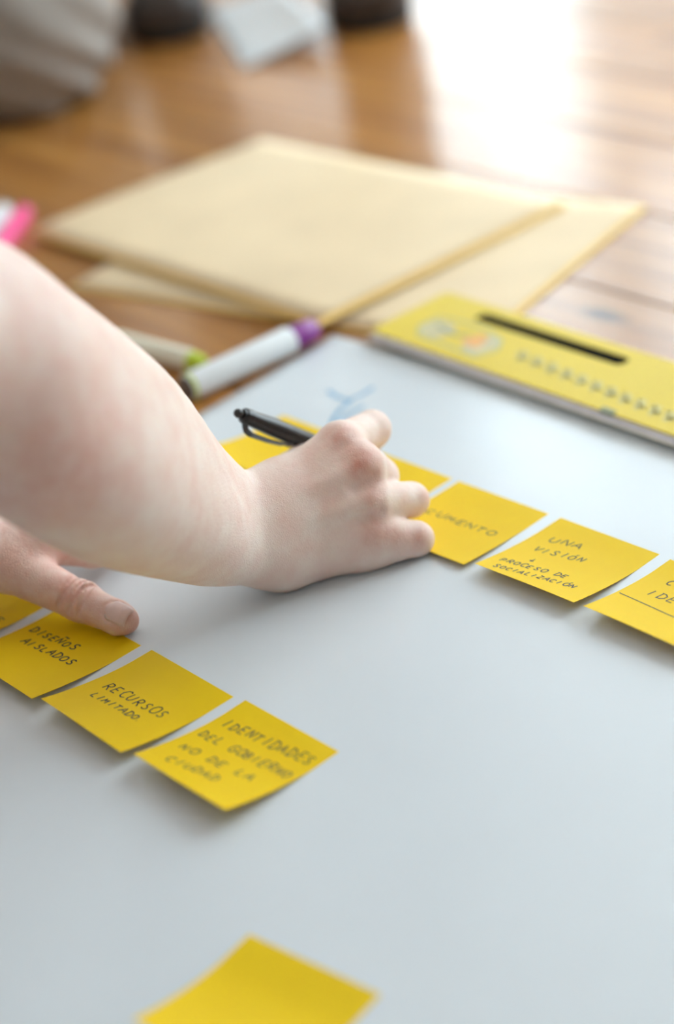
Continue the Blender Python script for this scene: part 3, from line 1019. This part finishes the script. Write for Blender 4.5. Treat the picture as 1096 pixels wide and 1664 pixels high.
# left hand: thumb pressed on a note, fingers running away under the right forearm
tTip = P(194, 1005, .0100); tIP = P(130, 977, .0150); tMC = P(12, 918, .034); tCM = P(-95, 893, .046)
thumbL = blend(.004, cone(tTip, tIP, .0098, .0116), cone(tIP, tMC, .0116, .0155), cone(tMC, tCM, .0165, .022),
               cone(P(206, 1009, .0080), tTip, .0070, .0096), ball(P(136, 975, .0165), .0108))
mL = [P(56, 881, .040), P(16, 836, .046), P(-16, 806, .046), P(-50, 786, .042)]
wrL = P(-175, 905, .055); wrL2 = P(-185, 860, .058)
palmL = blend(.014, *[cone(wrL + (wrL2 - wrL) * i / 3, mL[i], .021, .0145) for i in range(4)])
palmL = blend(.014, palmL, cone(tMC, mL[0], .012, .012), cone(tCM, wrL, .020, .022))


def fingerL(m, dirp, ls, rs):
    d = dirp / np.linalg.norm(dirp)
    pts = [m]
    zs = [.016, .010, .0085]
    for l, z in zip(ls, zs):
        q = pts[-1] + d * l; q[2] = z; pts.append(q)
    return chain(pts, rs, .003)


ip = [P(150, 894, .022), P(212, 862, .012), P(252, 848, .0095)]
fing_l = []
for i, (sc_, tw, rs) in enumerate(((1, 0, (.0125, .0108, .0095, .0082)), (1.08, .12, (.0125, .0106, .0093, .0082)), (1.0, .24, (.012, .0100, .0090, .0080)), (.82, .4, (.0108, .0090, .0080, .0072)))):
    pts = [mL[i]]
    for q in ip:
        w_ = (q - mL[0]) * sc_
        w_ = np.array([w_[0] * math.cos(tw) - w_[1] * math.sin(tw), w_[0] * math.sin(tw) + w_[1] * math.cos(tw), 0]) + mL[i]
        w_[2] = q[2]; pts.append(w_)
    fing_l.append(chain(pts, rs, .003))
fing_l = blend(.0012, *fing_l)
elL = np.array([-.44, .80, .17]); shL = np.array([-.57, .66, .43])
wm = (wrL + wrL2) / 2
foreL = blend(.02, cone(wm, wm + (elL - wm) * .5, .027, .040), cone(wm + (elL - wm) * .5, elL, .040, .046), cone(elL, shL, .045, .058))
left = blend(.007, blend(.008, blend(.012, palmL, foreL), fing_l), thumbL)
# nail bed, knuckle creases on the thumb
tdir = (tTip - tIP) / np.linalg.norm(tTip - tIP)
tup = CU * .42 - FW * .85; tup = tup - (tup @ tdir) * tdir; tup /= np.linalg.norm(tup)
tsd = np.cross(tdir, tup)
nailc = tTip + tdir * .001 + tup * .0104
creases = []
for s_, dep_ in ((.0010, .0005), (.0042, .0006), (.0078, .0005), (-.006, .0003)):
    c0 = tIP + tdir * s_
    ring_pts = [c0 + (tup * math.cos(q) + tsd * math.sin(q)) * (.0123 - .12 * s_) + tdir * .0012 * math.sin(q * 2 + s_ * 900) for q in np.linspace(-1.15, 1.15, 9)]
    creases.append(chain(ring_pts, [.0004, .0008, .0011, .0013, .0013, .0013, .0011, .0008, .0004], .0008))
fold = [tTip + tdir * x_ + tup * y_ + tsd * z_ for x_, y_, z_ in ((.008, .0068, .0068), (-.001, .0080, .0071), (-.0060, .0095, .0045), (-.0072, .0103, 0), (-.0060, .0095, -.0045), (-.001, .0080, -.0071), (.008, .0068, -.0068))]
nail_groove = chain(fold, [.0008] * 7, .0005)
leftc = carve(left, blend(.0008, *creases), .0022)
leftc = carve(leftc, nail_groove, .0014)


def leftf(p):
    return np.maximum(leftc(p), .0012 - p[:, 2])


def bounds(pts, pad):
    a = np.array(pts); return a.min(0) - pad, a.max(0) + pad


lo, hi = bounds(list(A_) + list(B_) + [elbow, shR] + mc + [D(669, 813, 1.121), P(677, 876, .01), D(604, 698, 1.134), D(572, 770, 1.19)], .072); lo[2] = -.004
vR, qR = surface(rightf, lo, hi, .0014)
lo, hi = bounds([tTip, P(206, 1009, .008), tCM, wrL, wrL2, elL, shL] + mL + [m_ + np.array([.08, .09, 0]) for m_ in mL], .06); lo[2] = -.004
vL, qL = surface(leftf, lo, hi, .0011)
# torso, neck and head under the clothes
chest = np.array([-.46, .52, .40]); belly = np.array([-.56, .30, .34]); pelvis = np.array([-.62, .12, .32])
neck = np.array([-.42, .64, .50]); head = np.array([-.395, .73, .60])
torso = blend(.05, cone(chest, belly, .105, .105), cone(belly, pelvis, .105, .12), cone(shR, shL, .058, .058), cone(chest, neck, .06, .05), cone(neck, head, .05, .055))
fdir = np.array([.35, .6, -.72]); fdir /= np.linalg.norm(fdir)
hd = blend(.02, torso, cone(head, head + np.array([.01, .02, .05]), .078, .080), cone(head + fdir * .05, head + fdir * .05 + np.array([.01, .03, -.035]), .05, .04),
           cone(head + fdir * .08, head + fdir * .098 + np.array([0, .01, -.012]), .012, .014))
lo, hi = bounds([pelvis, shR, shL, head, chest, head + fdir * .09], .15)
vT, qT = surface(hd, lo, hi, .008)
off1 = len(vR); off2 = off1 + len(vL)
person = fast_mesh('person', np.concatenate([vR, vL, vT]), np.concatenate([qR, qL + off1, qT + off2]), M['skin'])
tag(person, 'person leaning over the sheet, bare forearms, right hand writing with a pen', 'person')
# knuckle, joint and thumb spots are skin colour; left hand's even tint paints shade
vv = np.concatenate([vR, vL, vT])
red = np.zeros(len(vv))
for c, r, a in ((mc[0] + TOW * .011, .0075, .75), (mc[1] + TOW * .012, .0075, .75), (mc[2] + TOW * .011, .007, .4), (mc[3] + TOW * .010, .009, .75),
                (P(684, 874, .018), .0055, .65), (D(694, 800, 1.112), .005, .45), (D(640, 868, 1.09), .008, .35), (D(110, 770, .87), .030, .35), (D(40, 720, .84), .05, .25),
                (D(590, 745, 1.08), .016, .25)):
    red += a * np.exp(-((vv - c) ** 2).sum(1) / (2 * r * r) * 1.6)
isL = (np.arange(len(vv)) >= off1) & (np.arange(len(vv)) < off2)
red[isL] += .36  # whole left hand reddened to imitate the shade it lies in
for c, r, a in ((tIP + tup * .011, .010, .25), (tTip + tdir * .006, .009, .35), (P(115, 915, .03), .012, .35)):
    red += a * np.exp(-((vv - c) ** 2).sum(1) / (2 * r * r) * 1.6) * isL
# creases hold a deeper tone
att = person.data.attributes.new('redness', 'FLOAT', 'POINT')
att.data.foreach_set('value', np.clip(red, 0, 1).astype(np.float32))

# thumb nail
vs_, fs = [], []
n_, k_ = 12, 10
for i in range(n_ + 1):
    for j in range(k_ + 1):
        t = -.0058 + .0142 * i / n_; a = (j / k_ - .5) * 2
        wdt = .0066 * (1 - .35 * max(0, (.25 - i / n_) / .25) ** 2) * (1 - .22 * max(0, (i / n_ - .82) / .18) ** 2)
        q = nailc + tdir * t + tsd * (a * wdt) + tup * (-.0026 * a * a + .0002 - .10 * max(0, t) - .9 * max(0, t - .004) ** 2 / .01 * 1.0)
        vs_.append(q)
for i in range(n_):
    for j in range(k_):
        k = i * (k_ + 1) + j
        fs.append((k, k + 1, k + k_ + 2, k + k_ + 1))
nail = mesh('thumbnail', vs_, fs, M['nail'], person, True)
md = nail.modifiers.new('t', 'SOLIDIFY'); md.thickness = .0006; md.offset = 0

# clothes and hair of the writing person, out of the frame
sl = (shR - elbow) / np.linalg.norm(shR - elbow); slL = (shL - elL) / np.linalg.norm(shL - elL)
shirt = blend(.05, cone(chest, belly, .125, .125), cone(belly, pelvis, .125, .135), cone(shR, shL, .070, .070), cone(chest, neck - np.array([.01, .04, .03]), .08, .06),
              cone(shR, shR - sl * .14, .074, .070), cone(shL, shL - slL * .14, .072, .068))
lo, hi = bounds([pelvis, shR, shL, chest, neck], .17)
sdf_object('shirt', shirt, lo, hi, .008, M['bluecloth'], person)
kR, kL = np.array([-.42, .40, .085]), np.array([-.72, .46, .085])
anR, anL = np.array([-.50, -.02, .06]), np.array([-.80, .02, .06])
trous = blend(.05, cone(pelvis + [.07, 0, 0], kR, .10, .075), cone(pelvis - [.07, 0, 0], kL, .10, .075), cone(kR, anR, .070, .055), cone(kL, anL, .070, .055), cone(pelvis - [.06, 0, 0], pelvis + [.06, 0, 0], .135, .135))
lo, hi = bounds([pelvis, kR, kL, anR, anL], .17)
sdf_object('trousers', lambda p: np.maximum(trous(p), .002 - p[:, 2]), lo, hi, .009, M['darkcloth'], person)
hairf = blend(.02, cone(head + np.array([-.01, -.02, .02]), head + np.array([.0, .0, .06]), .088, .086))
sdf_object('hair', lambda p: np.maximum(hairf(p), (p - head) @ fdir - .045), head - .13, head + .17, .008, M['hair'], person)


# ------------------------------------------------------------------ people in the background
def shoe(toe, heel_, parent, name='shoe'):
    toe = np.array([*toe, .0]); heel_ = np.array([*heel_, .0])
    d = (heel_ - toe); L = np.linalg.norm(d); d /= L
    s = np.array([-d[1], d[0], 0]); up = np.array([0, 0, 1.0])
    q = lambda a, b, z: toe + d * a + s * b + up * z
    f = blend(.03, cone(q(.048, -.008, .032), q(.048, .010, .032), .040, .040, (0, 0, 1), 1.25), cone(q(.06, 0, .034), q(.13, 0, .045), .042, .042),
              cone(q(.13, 0, .05), q(L - .05, 0, .05), .040, .040), cone(q(L - .075, 0, .05), q(L - .055, 0, .11), .038, .042))
    g = lambda p: np.maximum(f(p), .014 - p[:, 2])
    o = sdf_object(name, g, np.minimum(toe, heel_) - .08, np.maximum(toe, heel_) + np.array([.08, .08, .18]), .006, M['leather'], parent)
    so = blend(.02, cone(q(.050, 0, 0), q(.10, .006, 0), .048, .047), cone(q(.10, .006, 0), q(L - .045, 0, 0), .044, .040))
    g2 = lambda p: np.maximum(np.maximum(so(p * [1, 1, .0]), p[:, 2] - .016), .0005 - p[:, 2])
    so_ = sdf_object('sole', g2, np.minimum(toe, heel_) - .08, np.maximum(toe, heel_) + np.array([.08, .08, .03]), .005, M['rubber'], None)
    so_.parent = o
    return o


def figure(name, label, hipL, hipR, kneeL, kneeR, ankL, ankR, chest, shLt, shRt, handL, handR, head, fd, tm, sm, wr=0.0, rk=.068, ra=.058, h=.010):
    V = lambda *a: np.array(a, float)
    skin = blend(.03, cone(chest, head, .05, .05), cone(head, head + V(0, 0, .07), .085, .085), cone(head + V(*fd) * .04 - V(0, 0, .03), head + V(*fd) * .045 - V(0, 0, .07), .055, .045),
                 cone(head + V(*fd) * .085, head + V(*fd) * .105 - V(0, 0, .02), .012, .016))
    for sh, hn in ((shLt, handL), (shRt, handR)):
        el = (sh + hn) / 2 + V(*fd) * -.06
        w = hn + (el - hn) * .3
        skin = blend(.02, skin, cone(sh, el, .05, .042), cone(el, w, .042, .03), cone(w, hn, .032, .03, fd, 1.5))
        for t in (-1, 0, 1, 2):
            sd = np.cross(V(*fd), [0, 0, 1.0])
            skin = blend(.006, skin, cone(hn + sd * (.016 * (t - .5)), hn + sd * (.019 * (t - .5)) + (hn - w) / np.linalg.norm(hn - w) * .07, .010, .008))
        skin = blend(.008, skin, cone(w, hn + V(*fd) * .045 + (hn - w) * .1, .015, .010))
    pts = [chest, head + V(0, 0, .08), handL, handR, shLt, shRt, head + V(*fd) * .1]
    lo, hi = bounds(pts, .13)
    vS, qS = surface(skin, lo, hi, h)
    p = fast_mesh(name, vS, qS, M['skin'])
    tag(p, label, 'person')
    pelv = (hipL + hipR) / 2
    tr = blend(.05, cone(hipL, kneeL, .100, rk + .012), cone(kneeL, ankL, rk, ra), cone(hipR, kneeR, .100, rk + .012), cone(kneeR, ankR, rk, ra), cone(hipL, hipR, .12, .12))

    def trf(q):
        d = tr(q)
        if wr:
            s = q[:, 0] * .8 + q[:, 2] * .55 + .12 * q[:, 1]
            d = d - wr * np.sin(s * 95 + 4 * np.sin(q[:, 1] * 9 + q[:, 2] * 22)) * (.4 + .6 * np.sin(q[:, 1] * 14 + q[:, 0] * 9) ** 2)
        return np.maximum(d, .003 - q[:, 2])
    lo, hi = bounds([hipL, hipR, kneeL, kneeR, ankL, ankR], .15)
    sdf_object('trousers', trf, lo, hi, h * .8, tm, p)
    st = blend(.06, cone(pelv + V(0, 0, .03), chest, .135, .14), cone(shLt, shRt, .075, .075), cone(chest, chest + (head - chest) * .35, .09, .065))
    for sh, hn in ((shLt, handL), (shRt, handR)):
        el = (sh + hn) / 2 + V(*fd) * -.06
        st = blend(.03, st, cone(sh, sh + (el - sh) * .75, .068, .058))
    lo, hi = bounds([pelv, chest, shLt, shRt, head], .17)
    sdf_object('shirt', st, lo, hi, .012, sm, p)
    hf = cone(head + V(0, 0, .05) - V(*fd) * .015, head + V(0, 0, .085) - V(*fd) * .01, .092, .090)
    sdf_object('hair', lambda q: np.maximum(hf(q), (q - head) @ V(*fd) - .05 - .3 * (q[:, 2] - head[2] - .06)), head - .13, head + .22, .010, M['hair'], p)
    return p


V = lambda *a: np.array(a, float)
kneel = figure('person', 'person kneeling on the floor in wrinkled grey beige trousers', V(-.55, 2.42, .44), V(-.37, 2.40, .44), V(-.60, 2.10, .082), V(-.262, 2.055, .094),
               V(-.62, 2.52, .065), V(-.252, 2.60, .082), V(-.46, 2.36, .88), V(-.66, 2.38, .93), V(-.26, 2.38, .93), V(-.62, 2.14, .52), V(-.33, 2.12, .50), V(-.46, 2.28, 1.10),
               (0, -.95, -.3), M['greycloth'], M['greycloth'], wr=.0045, rk=.094, ra=.080, h=.007)
stand = figure('person', 'person standing in dark trousers and dark brown leather shoes', V(-.06, 2.44, .90), V(.12, 2.42, .90), V(-.080, 2.43, .50), V(.154, 2.36, .50),
               V(-.098, 2.43, .10), V(.156, 2.345, .10), V(.03, 2.44, 1.32), V(-.15, 2.45, 1.40), V(.21, 2.44, 1.40), V(-.08, 2.27, 1.08), V(.15, 2.27, 1.04), V(.03, 2.40, 1.56),
               (0, -1, 0), M['darkcloth'], M['bluecloth'], rk=.062, ra=.056, h=.010)
shoe((-.102, 2.195), (-.104, 2.485), stand)
shoe((.132, 2.100), (.158, 2.390), stand)

for ax_ in (-.252, -.62):                            # the kneeling person's shoes, toes tucked on the floor behind
    ft = blend(.03, cone((ax_, 2.60, .075), (ax_, 2.70, .060), .048, .044), cone((ax_, 2.70, .060), (ax_, 2.82, .040), .042, .036))
    sdf_object('shoe', lambda p, ft=ft: np.maximum(ft(p), .003 - p[:, 2]), (ax_ - .08, 2.52, -.01), (ax_ + .08, 2.9, .16), .007, M['leather'], kneel)

# white folded leaflet lying against the shoes
N_ = P(395, 111, .001); R2 = P(531, 42, .0285)
ld = np.array([P(325, 0)[0] - N_[0], P(325, 0)[1] - N_[1], 0]); ld /= np.linalg.norm(ld)
vs_, fs = [], []
nn = 10
for i in range(nn + 1):
    for j in range(nn + 1):
        u, v = i / nn, j / nn
        q = N_ + (R2 - N_) * u + ld * (.297 * v)
        q[2] = .0012 + (R2[2] - .001) * u ** 1.3 * (1 - .55 * v)
        vs_.append(q)
for i in range(nn):
    for j in range(nn):
        k = i * (nn + 1) + j
        fs.append((k, k + nn + 1, k + nn + 2, k + 1))
lf = mesh('leaflet', vs_, fs, mat('bright_white_paper', (0.88, 0.92, 0.93), 0.25, 0.5, noise=(9, 0.01)), None, True)
md = lf.modifiers.new('t', 'SOLIDIFY'); md.thickness = .0006; md.offset = 1
tag(lf, 'white folded paper leaflet on the floor between two dark shoes', 'leaflet')
